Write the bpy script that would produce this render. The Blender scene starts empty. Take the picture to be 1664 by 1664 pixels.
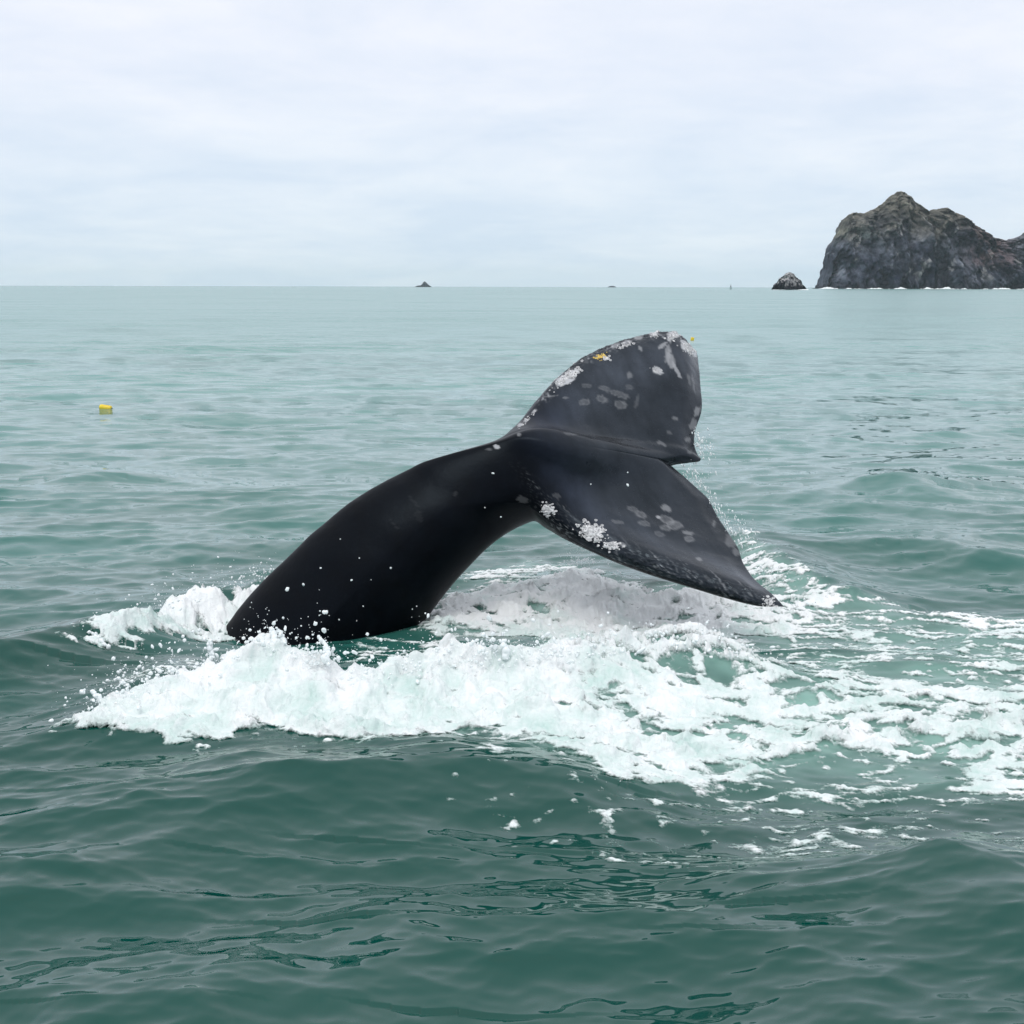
import bpy, math, random
import numpy as np
from mathutils import Matrix, Vector

# ------------------------------------------------------------------ camera
S = bpy.context.scene
COL = S.collection
F = 2286.0                       # focal length in pixels of the 1664 px photograph
CAM_H = 2.2
PITCH = 9.10
ROLL = 0.13
HAZE_D = 3.2e-5
cam_data = bpy.data.cameras.new('camera')
cam_data.sensor_width = 36.0
cam_data.lens = 36.0 * F / 1664.0
cam_data.clip_start = 0.05
cam_data.clip_end = 60000.0
cam = bpy.data.objects.new('camera', cam_data)
COL.objects.link(cam)
cam_mat = (Matrix.Translation((0, 0, CAM_H)) @ Matrix.Rotation(math.radians(90 - PITCH), 4, 'X')
           @ Matrix.Rotation(math.radians(ROLL), 4, 'Z'))
cam.matrix_world = cam_mat
S.camera = cam
RC = np.array(cam_mat.to_3x3())

# ------------------------------------------------------------------ sky and sun
W = bpy.data.worlds.new('World')
S.world = W
W.use_nodes = True
nt = W.node_tree
for n in list(nt.nodes):
    nt.nodes.remove(n)
SUN_EL, SUN_AZ = math.radians(58), math.radians(195)


class NG:
    """small helper to write node graphs"""
    def __init__(self, tree):
        self.t = tree

    def n(self, kind, **kw):
        nd = self.t.nodes.new(kind)
        for k, v in kw.items():
            if k.startswith('i_'):
                nd.inputs[k[2:].replace('_', ' ')].default_value = v
            else:
                setattr(nd, k, v)
        return nd

    def l(self, a, b):
        self.t.links.new(a, b)

    def math(self, op, a, b=None, c=None, clamp=False):
        nd = self.t.nodes.new('ShaderNodeMath')
        nd.operation = op
        nd.use_clamp = clamp
        for i, v in enumerate((a, b, c)):
            if v is None:
                continue
            if isinstance(v, (int, float)):
                nd.inputs[i].default_value = v
            else:
                self.l(v, nd.inputs[i])
        return nd.outputs[0]

    def ramp(self, fac, stops, interp='LINEAR'):
        nd = self.t.nodes.new('ShaderNodeValToRGB')
        nd.color_ramp.interpolation = interp
        el = nd.color_ramp.elements
        while len(el) < len(stops):
            el.new(0.5)
        for e, (p, c) in zip(el, stops):
            e.position = p
            e.color = (*c, 1) if len(c) == 3 else c
        self.l(fac, nd.inputs[0])
        return nd.outputs[0]

    def mix(self, fac, a, b, mode='MIX'):
        nd = self.t.nodes.new('ShaderNodeMix')
        nd.data_type = 'RGBA'
        nd.blend_type = mode
        nd.clamp_factor = True
        for s, v in ((nd.inputs[0], fac), (nd.inputs[6], a), (nd.inputs[7], b)):
            if isinstance(v, (int, float)):
                s.default_value = v
            elif isinstance(v, tuple):
                s.default_value = (*v, 1) if len(v) == 3 else v
            else:
                self.l(v, s)
        return nd.outputs[2]

    def noise(self, vec, scale, detail=3, rough=0.5, dist=0.0, out='Fac'):
        nd = self.t.nodes.new('ShaderNodeTexNoise')
        nd.inputs['Scale'].default_value = scale
        nd.inputs['Detail'].default_value = detail
        nd.inputs['Roughness'].default_value = rough
        nd.inputs['Distortion'].default_value = dist
        if vec is not None:
            self.l(vec, nd.inputs['Vector'])
        return nd.outputs[0] if out == 'Fac' else nd.outputs[1]


g = NG(nt)
tc = g.n('ShaderNodeTexCoord')
sep = g.n('ShaderNodeSeparateXYZ')
g.l(tc.outputs['Generated'], sep.inputs[0])
zz = g.math('MAXIMUM', sep.outputs[2], 0.0)
den = g.math('ADD', zz, 0.16)
px_ = g.math('DIVIDE', sep.outputs[0], den)
py_ = g.math('DIVIDE', sep.outputs[1], den)
cmb = g.n('ShaderNodeCombineXYZ')
g.l(px_, cmb.inputs[0]); g.l(py_, cmb.inputs[1])
cloud = g.noise(cmb.outputs[0], 1.1, 6, 0.55, 0.5)
cloud2 = g.noise(cmb.outputs[0], 3.1, 4, 0.6, 0.3)
csum = g.math('ADD', g.math('MULTIPLY', cloud, 0.7), g.math('MULTIPLY', cloud2, 0.3))
cfac = g.math('MULTIPLY_ADD', csum, 4.0, -1.5, clamp=True)
grad = g.ramp(zz, [(0.0, (.760, .885, .985)), (0.07, (.805, .905, 1.01)), (0.14, (.860, .925, 1.03)), (0.24, (.905, .950, 1.04)),
                   (0.36, (.94, .99, 1.08)), (1.0, (1.12, 1.16, 1.22))])
tint = g.ramp(cfac, [(0.0, (0.91, 0.935, 0.975)), (1.0, (1.10, 1.06, 1.035))])
over = g.mix(1.0, grad, tint, 'MULTIPLY')
over10 = g.n('ShaderNodeVectorMath', operation='SCALE')
g.l(over, over10.inputs[0]); over10.inputs[3].default_value = 10.0
sky = g.n('ShaderNodeTexSky')
sky.sky_type = 'NISHITA'
sky.sun_disc = False
sky.sun_elevation = SUN_EL
sky.sun_rotation = SUN_AZ
sky.dust_density = 2.0
skymix = g.mix(0.94, sky.outputs[0], over10.outputs[0])
bg = g.n('ShaderNodeBackground')
bg.inputs['Strength'].default_value = 0.1
g.l(skymix, bg.inputs['Color'])
wo = g.n('ShaderNodeOutputWorld')
g.l(bg.outputs[0], wo.inputs['Surface'])

sun_d = bpy.data.lights.new('sun', 'SUN')
sun_d.energy = 1.0
sun_d.angle = math.radians(28)
sun_d.color = (1.0, 0.97, 0.92)
sun = bpy.data.objects.new('sun', sun_d)
COL.objects.link(sun)
sdir = Vector((math.sin(SUN_AZ) * math.cos(SUN_EL), math.cos(SUN_AZ) * math.cos(SUN_EL), math.sin(SUN_EL)))
sun.rotation_euler = sdir.to_track_quat('Z', 'Y').to_euler()

S.view_settings.view_transform = 'Standard'
S.view_settings.look = 'None'
S.view_settings.exposure = 0.0
S.view_settings.gamma = 1.0
S.render.engine = 'CYCLES'
S.cycles.max_bounces = 8
S.cycles.volume_bounces = 3
S.cycles.use_denoising = True

# ------------------------------------------------------------------ numeric helpers
rng = np.random.default_rng(7)


def ray(u, v):
    d = np.stack([(np.asarray(u, float) - 832.0) / F, -(np.asarray(v, float) - 832.0) / F,
                  -np.ones_like(np.asarray(u, float))], -1)
    return d @ RC.T


def at(u, v, Y):
    """world point seen at photograph pixel (u, v) at ground distance Y"""
    d = ray(u, v)
    k = np.asarray(Y, float) / d[..., 1]
    return d * k[..., None] + np.array([0, 0, CAM_H])


def ground(u, v, z=0.0):
    """world point seen at pixel (u, v) at height z"""
    d = ray(u, v)
    k = (np.asarray(z, float) - CAM_H) / d[..., 2]
    return d * k[..., None] + np.array([0, 0, CAM_H])


def sstep(a, b, x):
    t = np.clip((x - a) / (b - a), 0, 1)
    return t * t * (3 - 2 * t)


_perm = rng.permutation(512).astype(np.int64)
_grad = np.stack([np.cos(np.arange(512) * 2.399963), np.sin(np.arange(512) * 2.399963)], -1).astype(np.float32)


def pnoise(x, y, seed=0):
    """2-D gradient noise, about -1..1"""
    xi = np.floor(x).astype(np.int64); yi = np.floor(y).astype(np.int64)
    fx = (x - xi).astype(np.float32); fy = (y - yi).astype(np.float32)
    u = fx * fx * fx * (fx * (fx * 6 - 15) + 10); v = fy * fy * fy * (fy * (fy * 6 - 15) + 10)

    def corner(ox, oy):
        h = _perm[(_perm[(xi + ox + seed * 37) & 511] + yi + oy + seed * 91) & 511]
        gr = _grad[h]
        return gr[..., 0] * (fx - ox) + gr[..., 1] * (fy - oy)
    a = corner(0, 0); b = corner(1, 0); c = corner(0, 1); d = corner(1, 1)
    return 1.5 * (a + u * (b - a) + v * (c + u * (d - c) - a - u * (b - a)))


def fbm(x, y, octaves=4, seed=0, gain=0.5, mode='n'):
    s = 0; a = 1.0; tot = 0
    for o in range(octaves):
        n = pnoise(x, y, seed + o)
        if mode == 'b':
            n = np.abs(n) * 2 - 0.6
        elif mode == 'r':
            n = 0.6 - np.abs(n) * 2
        s = s + a * n; tot += a
        x = x * 2.03 + 17.1; y = y * 2.03 - 9.7; a *= gain
    return s / tot


def catmull(P, n, closed=False):
    """resample a control polyline to n points, chord length parameter, Catmull-Rom"""
    P = np.asarray(P, float)
    d = np.r_[0, np.cumsum(np.linalg.norm(np.diff(P, axis=0), axis=1) ** 0.75)]
    t = np.linspace(0, d[-1], n)
    m = np.zeros_like(P)
    m[1:-1] = (P[2:] - P[:-2]) / (d[2:] - d[:-2])[:, None]
    m[0] = (P[1] - P[0]) / (d[1] - d[0]); m[-1] = (P[-1] - P[-2]) / (d[-1] - d[-2])
    i = np.clip(np.searchsorted(d, t, 'right') - 1, 0, len(P) - 2)
    h = (d[i + 1] - d[i])[:, None]
    s = ((t - d[i]) / (d[i + 1] - d[i]))[:, None]
    return ((2 * s**3 - 3 * s**2 + 1) * P[i] + (s**3 - 2 * s**2 + s) * h * m[i]
            + (-2 * s**3 + 3 * s**2) * P[i + 1] + (s**3 - s**2) * h * m[i + 1])


def mesh_np(name, V, faces, mats=(), smooth=True, attrs=None, parent=None):
    """mesh object from arrays; faces is an (n,4) or (n,3) int array, or a list of such arrays"""
    if not isinstance(faces, list):
        faces = [faces]
    me = bpy.data.meshes.new(name)
    V = np.asarray(V, np.float32)
    me.vertices.add(len(V))
    me.vertices.foreach_set('co', V.ravel())
    idx = np.concatenate([f.ravel() for f in faces]).astype(np.int32)
    tot = np.concatenate([np.full(len(f), f.shape[1], np.int32) for f in faces])
    me.loops.add(len(idx))
    me.loops.foreach_set('vertex_index', idx)
    me.polygons.add(len(tot))
    me.polygons.foreach_set('loop_start', np.r_[0, np.cumsum(tot)[:-1]].astype(np.int32))
    me.polygons.foreach_set('loop_total', tot)
    me.update(calc_edges=True)
    if smooth:
        me.polygons.foreach_set('use_smooth', np.ones(len(tot), bool))
    for k, a in (attrs or {}).items():
        a = np.asarray(a, np.float32)
        if a.ndim == 1:
            at_ = me.attributes.new(k, 'FLOAT', 'POINT')
            at_.data.foreach_set('value', a)
        else:
            at_ = me.attributes.new(k, 'FLOAT_COLOR', 'POINT')
            at_.data.foreach_set('color', np.c_[a, np.ones(len(a))].astype(np.float32).ravel())
    for m in mats:
        me.materials.append(m)
    me.validate()
    ob = bpy.data.objects.new(name, me)
    COL.objects.link(ob)
    if parent is not None:
        ob.parent = parent
    return ob


def grid_faces(nr, nc, wrap=False):
    r = np.arange(nr - 1)[:, None]
    c = np.arange(nc if wrap else nc - 1)[None, :]
    c1 = (c + 1) % nc
    a = r * nc + c; b = r * nc + c1
    return np.stack([a, b, b + nc, a + nc], -1).reshape(-1, 4)


def tag(o, label=None, cat=None, group=None, kind=None):
    if label: o['label'] = label
    if cat: o['category'] = cat
    if group: o['group'] = group
    if kind: o['kind'] = kind
    return o


def mat(name):
    m = bpy.data.materials.new(name)
    m.use_nodes = True
    t = m.node_tree
    for n in list(t.nodes):
        t.nodes.remove(n)
    gg = NG(t)
    b = gg.n('ShaderNodeBsdfPrincipled')
    o = gg.n('ShaderNodeOutputMaterial')
    gg.l(b.outputs[0], o.inputs['Surface'])
    return m, gg, b


# ------------------------------------------------------------------ sea surface function
NW = 290
_lam = np.exp(np.linspace(math.log(0.042), math.log(22.0), NW)) * np.exp(rng.normal(0, 0.015, NW))
_main = math.radians(-80)                       # crests run left to right, a little farther away on the right
_spread = np.interp(np.log(_lam), np.log([0.042, 0.17, 0.6, 3.0, 22.0]), [0.40, 0.42, 0.42, 0.36, 0.30])
_dir = _main + rng.normal(0, 1, NW) * _spread
_k = 2 * np.pi / _lam
# slope of each wave: steep short ripples on a low swell
_slope = np.interp(np.log(_lam), np.log([0.042, 0.07, 0.13, 0.3, 0.6, 1.5, 4.0, 9.0, 22.0]),
                   [0.0075, 0.0110, 0.0135, 0.0155, 0.0135, 0.0105, 0.0058, 0.0032, 0.001])
_amp = _slope / _k * np.sqrt(2.0)
_ph = rng.uniform(0, 2 * np.pi, NW)

RIDGES = []


def ridge(pts, wf, wb):
    a = np.array(pts, float)
    p = ground(a[:, 0], a[:, 1], a[:, 2])
    RIDGES.append((p[:, :2], a[:, 2], wf, wb))


# swells and wakes raised by the diving whale: (pixel x, pixel y, crest height)
ridge([(90, 1205, .0), (150, 1187, .04), (210, 1152, .09), (280, 1122, .14), (360, 1094, .20), (440, 1062, .29),
       (490, 1090, .22), (540, 1108, .17), (600, 1108, .165), (660, 1098, .18), (730, 1074, .21), (820, 1080, .20), (900, 1078, .21), (1000, 1062, .215),
       (1130, 1046, .21), (1210, 1072, .15), (1300, 1092, .11), (1450, 1112, .08), (1664, 1117, .07), (1850, 1117, .05)],
      .55, .28)
ridge([(120, 1052, .03), (200, 1022, .07), (270, 988, .09), (330, 966, .12), (400, 948, .13), (450, 938, .10)], .20, .28)
ridge([(700, 985, .02), (800, 972, .04), (880, 957, .05), (945, 940, .04), (1000, 960, .02), (1060, 972, .03),
       (1130, 964, .05), (1200, 980, .03), (1320, 992, .02)], .75, .35)
ridge([(-220, 1085, .10), (-100, 1063, .13), (0, 1045, .14), (100, 1020, .14), (200, 1003, .12), (300, 990, .06)], .28, .5)
ridge([(1150, 850, .02), (1200, 866, .10), (1260, 890, .15), (1330, 920, .15), (1420, 955, .10), (1500, 978, .03)], .30, .45)
ridge([(150, 1330, .0), (300, 1285, .05), (450, 1252, .12), (600, 1238, .15), (750, 1218, .16), (900, 1228, .13),
       (1000, 1270, .04)], .42, .5)
ridge([(950, 1340, .0), (1100, 1335, .05), (1250, 1345, .09), (1400, 1340, .12), (1520, 1338, .15), (1580, 1362, .14),
       (1664, 1392, .12), (1800, 1410, .08)], .40, .55)
ridge([(150, 1150, .03), (200, 1120, .08), (260, 1092, .10), (310, 1070, .07)], .26, .22)
ridge([(1180, 812, .02), (1300, 800, .08), (1400, 786, .13), (1470, 777, .20), (1530, 787, .11), (1640, 800, .03)], .55, .9)
ridge([(90, 780, .02), (150, 768, .12), (215, 772, .04)], .5, .8)
ridge([(1440, 890, .02), (1530, 880, .08), (1600, 892, .09), (1700, 910, .05)], .4, .6)
ridge([(-60, 1600, .05), (150, 1560, .11), (330, 1545, .12), (520, 1560, .07), (640, 1590, .0)], .35, .5)
ridge([(-150, 1420, .04), (60, 1390, .08), (260, 1350, .09), (420, 1340, .05), (520, 1350, .0)], .32, .5)
ridge([(500, 1480, .0), (700, 1450, .06), (900, 1440, .08), (1080, 1430, .05), (1200, 1440, .0)], .3, .45)
ridge([(1150, 1490, .0), (1300, 1470, .04), (1480, 1440, .06), (1700, 1430, .06)], .3, .4)


def ridge_h(x, y):
    h = np.zeros_like(x)
    # the sea sags a little round the foot of the tail stock
    c = ground(345, 1018)
    h -= 0.15 * np.exp(-((x - c[0]) / 0.60) ** 2 - ((y - c[1]) / 0.34) ** 2)
    c = ground(600, 1040)
    h -= 0.03 * np.exp(-((x - c[0]) / 0.60) ** 2 - ((y - c[1]) / 0.50) ** 2)
    for p, hh, wf, wb in RIDGES:
        m = 2.4 * max(wf, wb)
        sel = np.nonzero((x > p[:, 0].min() - m) & (x < p[:, 0].max() + m) & (y > p[:, 1].min() - m) & (y < p[:, 1].max() + m))[0]
        if not len(sel):
            continue
        X = x[sel]; Y = y[sel]
        num = np.zeros_like(X)
        for i in range(len(p) - 1):
            a, b = p[i], p[i + 1]
            e = b - a
            L2 = e @ e
            t = np.clip(((X - a[0]) * e[0] + (Y - a[1]) * e[1]) / L2, 0, 1)
            dx = X - a[0] - t * e[0]; dy = Y - a[1] - t * e[1]
            d = np.hypot(dx, dy)
            w = np.where(dy < 0, wf, wb)
            q = d / w
            num = np.maximum(num, (hh[i] * (1 - t) + hh[i + 1] * t) * (np.exp(-q * q) * 0.75 + 0.25 * np.exp(-q * 1.6)))
        h[sel] += num
    return h


def calm(x, y):
    """the slick the whale leaves: short waves are damped there"""
    c = ground(560, 1080)
    d = np.hypot((x - c[0]) / 1.9, (y - c[1]) / 1.2)
    return 1 - 0.10 * np.exp(-d * d)


def sea(x, y, spacing):
    """displaced sea surface over flat points x, y; waves shorter than the local mesh spacing fade out"""
    z = np.zeros_like(x); dx = np.zeros_like(x); dy = np.zeros_like(x)
    cm = calm(x, y)
    pin = 1 - 0.75 * np.exp(-((x + 1.0) / 3.0) ** 2 - ((y - 8.3) / 1.6) ** 2)
    for lam, k, a, th, ph in zip(_lam, _k, _amp, _dir, _ph):
        f = sstep(1.2, 2.6, lam / spacing)
        sel = np.nonzero(f > 0)[0]
        if not len(sel):
            continue
        kx, ky = math.cos(th), math.sin(th)
        arg = k * (kx * x[sel] + ky * y[sel]) + ph
        A = a * f[sel]
        A = A * (cm[sel] if lam < 3 else pin[sel])
        s = np.sin(arg); c = np.cos(arg)
        z[sel] += A * c
        q = (1.2 if lam < 4 else 0.8)
        dx[sel] -= q * A * kx * s; dy[sel] -= q * A * ky * s
    z += ridge_h(x, y)
    return x + dx, y + dy, z


# ------------------------------------------------------------------ foam fields (world space)
ZONES = []


def zone(pts, strength, feather):
    a = np.array(pts, float)
    p = ground(a[:, 0], a[:, 1], a[:, 2])[:, :2]
    ZONES.append((p, strength, feather))


FOOT_L = [(100, 1203, 0), (220, 1214, 0), (350, 1216, 0), (420, 1208, .01), (500, 1222, .01), (600, 1211, .02), (660, 1195, .04),
          (720, 1181, .06), (780, 1164, .09), (850, 1158, .09), (940, 1160, .10)]
CREST_L = [(960, 1036, .24), (900, 1052, .24), (730, 1040, .25), (600, 1066, .25), (520, 1072, .27), (440, 1036, .33), (360, 1086, .20),
           (280, 1112, .14), (200, 1150, .08), (140, 1188, .03)]
zone(FOOT_L + CREST_L, 1.18, .16)
zone([(820, 1150, .09), (850, 1195, .05), (930, 1225, .03), (970, 1245, .01), (1050, 1270, 0), (1130, 1255, .01), (1190, 1235, .02),
      (1280, 1222, .02), (1360, 1200, .03), (1480, 1196, .03), (1560, 1212, .02), (1630, 1225, 0), (1750, 1200, 0), (1900, 1180, 0),
      (1900, 1105, .05), (1664, 1100, .06), (1500, 1096, .07), (1400, 1096, .08), (1300, 1085, .1), (1215, 1062, .16),
      (1130, 1026, .22), (1000, 1032, .25), (900, 1050, .24)], .68, .22)
zone([(890, 1130, .14), (1000, 1150, .1), (1150, 1165, .07), (1330, 1170, .05), (1500, 1160, .05), (1700, 1150, .05), (1900, 1145, .05),
      (1900, 1165, .04), (1700, 1175, .04), (1500, 1185, .04), (1350, 1195, .03), (1200, 1210, .03), (1100, 1235, .02), (1000, 1235, .02), (920, 1190, .06)], 1.0, .2)
zone([(118, 1058, .03), (190, 1028, .06), (270, 982, .1), (330, 964, .12), (425, 944, .15), (520, 950, .0), (440, 996, 0),
      (370, 1014, 0), (280, 1028, .0), (200, 1048, .02)], .95, .12)
zone([(690, 1016, 0), (730, 975, .05), (800, 960, .06), (880, 944, .08), (945, 896, .17), (1000, 940, .1), (1060, 958, .06),
      (1130, 948, .09), (1210, 965, .06), (1290, 985, .02), (1280, 1020, 0), (1180, 1030, 0), (1050, 1040, 0), (980, 1038, 0),
      (880, 1024, 0), (800, 1014, 0)], .92, .2)
zone([(1150, 940, .08), (1300, 970, .03), (1450, 982, 0), (1700, 995, 0), (1700, 1060, 0), (1450, 1062, 0), (1250, 1060, 0),
      (1130, 1042, 0)], .50, .2)
zone([(1200, 872, .08), (1240, 885, .13), (1300, 925, .1), (1400, 968, .05), (1330, 1000, 0), (1210, 975, 0)], .56, .12)
zone([(740, 965, 0), (770, 915, 0), (860, 900, 0), (940, 900, .1), (920, 950, 0)], .50, .14)
zone([(830, 1180, .05), (880, 1260, 0), (900, 1300, 0), (1060, 1310, 0), (1250, 1290, 0), (1450, 1270, 0), (1664, 1260, 0), (1900, 1250, 0),
      (1900, 1180, 0), (1600, 1190, 0), (1200, 1200, 0)], .40, .25)
zone([(760, 1180, .06), (860, 1330, 0), (1000, 1345, 0), (1250, 1330, 0), (1500, 1325, 0), (1900, 1330, 0), (1900, 1200, 0),
      (1300, 1220, 0), (900, 1220, .03)], .22, .3)
zone([(1540, 1362, .14), (1575, 1372, .14), (1660, 1390, .12), (1655, 1404, .12), (1600, 1402, .12), (1556, 1390, .13)], .50, .05)
zone([(470, 1195, .06), (620, 1190, .06), (700, 1165, .08), (640, 1150, .12), (480, 1160, .1)], 1.0, .1)
zone([(330, 1100, .2), (270, 1140, .15), (220, 1120, .1), (205, 1080, .05), (280, 1062, .1), (380, 1050, .15)], .34, .1)
zone([(1200, 1060, .1), (1400, 1062, .03), (1700, 1055, 0), (1700, 1110, .05), (1400, 1100, .07), (1220, 1085, .12)], .52, .16)
zone([(700, 1010, 0), (760, 1008, 0), (860, 1035, .02), (760, 1050, .1), (640, 1060, .1), (560, 1055, .1), (600, 1020, 0)], .33, .12)


def poly_sd(px, py, P):
    """signed distance to polygon, positive inside"""
    d = np.full(px.shape, 1e9)
    inside = np.zeros(px.shape, bool)
    n = len(P)
    for i in range(n):
        a = P[i]; b = P[(i + 1) % n]
        e = b - a
        t = np.clip(((px - a[0]) * e[0] + (py - a[1]) * e[1]) / (e @ e + 1e-12), 0, 1)
        d = np.minimum(d, (px - a[0] - t * e[0]) ** 2 + (py - a[1] - t * e[1]) ** 2)
        c = ((a[1] > py) != (b[1] > py)) & (px < (b[0] - a[0]) * (py - a[1]) / (b[1] - a[1] + 1e-12) + a[0])
        inside ^= c
    d = np.sqrt(d)
    return np.where(inside, d, -d)


def density(x, y):
    """smooth foam density 0..1 from the zones, edges loosened by noise"""
    wx = x + 0.13 * fbm(x * 3.2, y * 3.2, 4, 40, .6); wy = y + 0.20 * fbm(x * 3.2, y * 3.2, 4, 50, .6)
    D = np.zeros_like(x); soft = np.zeros_like(x)
    for P, s, f in ZONES:
        m = 0.9
        sel = np.nonzero((x > P[:, 0].min() - m) & (x < P[:, 0].max() + m) & (y > P[:, 1].min() - m) & (y < P[:, 1].max() + m))[0]
        if not len(sel):
            continue
        sd = poly_sd(wx[sel], wy[sel], P)
        D[sel] = np.maximum(D[sel], s * sstep(-f * 1.3, f * 0.7, sd))
        soft[sel] = np.maximum(soft[sel], s * sstep(-0.55, 0.25, sd))
    return D, soft


def foam_field(x, y, D):
    """positive where a layer of foam lies on the sea"""
    wx = x + 0.10 * fbm(x * 3.1, y * 3.1, 2, 60); wy = y + 0.10 * fbm(x * 3.1, y * 3.1, 2, 63)
    lace = fbm(wx * 2.2, wy * 6.0, 4, 5, 0.55, 'r')
    blot = fbm(wx * 1.0, wy * 2.6, 4, 11, 0.55)
    fine = fbm(x * 12, y * 22, 3, 21, 0.6)
    n = 1.0 * lace + 0.62 * blot + 0.26 * fine
    Fm = D + 1.0 * n - 0.57
    fleck = D * 0.8 + 1.25 * fbm(x * 8, y * 12, 3, 25, 0.5) - 0.66
    return np.maximum(Fm, fleck) + np.where(D < 0.02, -1.0, 0.0)


# ------------------------------------------------------------------ materials
# sea water
M_water, g, b = mat('sea_water')
geo = g.n('ShaderNodeNewGeometry')
aer = g.n('ShaderNodeAttribute', attribute_name='aeration')
mp = g.n('ShaderNodeMapping')
mp.inputs['Scale'].default_value = (0.7, 1.9, 1.0)
mp.inputs['Rotation'].default_value = (0, 0, math.radians(-10))
g.l(geo.outputs['Position'], mp.inputs[0])
tone = g.noise(mp.outputs[0], 0.35, 3, 0.5)
deep = g.mix(tone, (.0012, .050, .037), (.0030, .070, .054))
sp_ = g.n('ShaderNodeSeparateXYZ')
g.l(geo.outputs['Position'], sp_.inputs[0])
# milkier green farther out, with brightness the sky reflection lacks painted in
far_lift = g.math('ADD', g.math('DIVIDE', sp_.outputs[1], 40.0), g.math('MULTIPLY_ADD', tone, 0.3, -0.15))
far_lift = g.ramp(far_lift, [(0.18, (0, 0, 0)), (0.34, (.50, .50, .50)), (0.75, (1, 1, 1))])
deep = g.mix(far_lift, deep, (.070, .235, .205))
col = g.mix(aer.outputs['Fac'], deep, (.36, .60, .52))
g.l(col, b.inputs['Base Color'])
chop = g.n('ShaderNodeAttribute', attribute_name='chop')
g.l(g.math('MULTIPLY_ADD', chop.outputs['Fac'], 0.19, 0.03), b.inputs['Roughness'])
b.inputs['IOR'].default_value = 1.42
# ripples: the surface normal is tilted by noise at three sizes
def tilt(scale, detail, amount):
    c = g.noise(mp.outputs[0], scale, detail, 0.5, 0.3, out='Color')
    a = g.n('ShaderNodeVectorMath', operation='SUBTRACT')
    g.l(c, a.inputs[0]); a.inputs[1].default_value = (.5, .5, .5)
    m = g.n('ShaderNodeVectorMath', operation='MULTIPLY')
    g.l(a.outputs[0], m.inputs[0]); m.inputs[1].default_value = (amount * .6, amount, 0)
    return m.outputs[0]


def vadd(a, c):
    v = g.n('ShaderNodeVectorMath', operation='ADD')
    g.l(a, v.inputs[0]); g.l(c, v.inputs[1])
    return v.outputs[0]


nv = vadd(vadd(geo.outputs['Normal'], vadd(tilt(1.9, 3, .50), tilt(9.0, 3, .10))), vadd(tilt(.55, 3, .22), tilt(.06, 4, .40)))
nn = g.n('ShaderNodeVectorMath', operation='NORMALIZE')
g.l(nv, nn.inputs[0])
g.l(nn.outputs[0], b.inputs['Normal'])

# foam
M_foam, g, b = mat('white_sea_foam')
th = g.n('ShaderNodeAttribute', attribute_name='thick_lit')
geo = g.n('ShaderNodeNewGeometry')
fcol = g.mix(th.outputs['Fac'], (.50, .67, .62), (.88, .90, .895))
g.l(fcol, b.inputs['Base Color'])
b.inputs['Roughness'].default_value = 0.55
fm = g.n('ShaderNodeAttribute', attribute_name='film')
fz = g.noise(geo.outputs['Position'], 70, 3, 0.7)
fz2 = g.noise(geo.outputs['Position'], 22, 3, 0.6)
fa_ = g.math('ADD', fm.outputs['Fac'], g.math('MULTIPLY_ADD', g.math('ADD', fz, fz2), 0.42, -0.44))
g.l(g.math('MULTIPLY_ADD', fa_, 4.0, 0.10, clamp=True), b.inputs['Alpha'])
b.inputs['IOR'].default_value = 1.2
b.inputs['Subsurface Weight'].default_value = 0.0
fn1 = g.noise(geo.outputs['Position'], 42, 4, 0.65, 0.3)
fb = g.n('ShaderNodeBump'); fb.inputs['Strength'].default_value = 0.6; fb.inputs['Distance'].default_value = 0.02
g.l(fn1, fb.inputs['Height']); g.l(fb.outputs[0], b.inputs['Normal'])

# droplets
M_drop, g, b = mat('white_spray')
b.inputs['Base Color'].default_value = (.86, .91, .91, 1)
b.inputs['Roughness'].default_value = 0.15

# whale skin
M_skin, g, b = mat('wet_whale_skin')
vc = g.n('ShaderNodeAttribute', attribute_name='skin')
g.l(vc.outputs['Color'], b.inputs['Base Color'])
geo = g.n('ShaderNodeNewGeometry')
sn = g.noise(geo.outputs['Position'], 30, 4, 0.6)
shr = g.n('ShaderNodeAttribute', attribute_name='sheen')
sr = g.math('MULTIPLY_ADD', g.noise(geo.outputs['Position'], 6, 4, 0.6), 0.12, 0.31)
sr = g.math('SUBTRACT', sr, g.math('MULTIPLY', shr.outputs['Fac'], 0.10))
g.l(sr, b.inputs['Roughness'])
b.inputs['IOR'].default_value = 1.33
shn = g.n('ShaderNodeAttribute', attribute_name='sheen')
g.l(g.math('MULTIPLY_ADD', shn.outputs['Fac'], 0.50, 0.22), b.inputs['Specular IOR Level'])
b.inputs['Specular Tint'].default_value = (.68, .84, 1.0, 1)
sb = g.n('ShaderNodeBump'); sb.inputs['Strength'].default_value = 0.12; sb.inputs['Distance'].default_value = 0.012
g.l(sn, sb.inputs['Height']); g.l(sb.outputs[0], b.inputs['Normal'])

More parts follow.
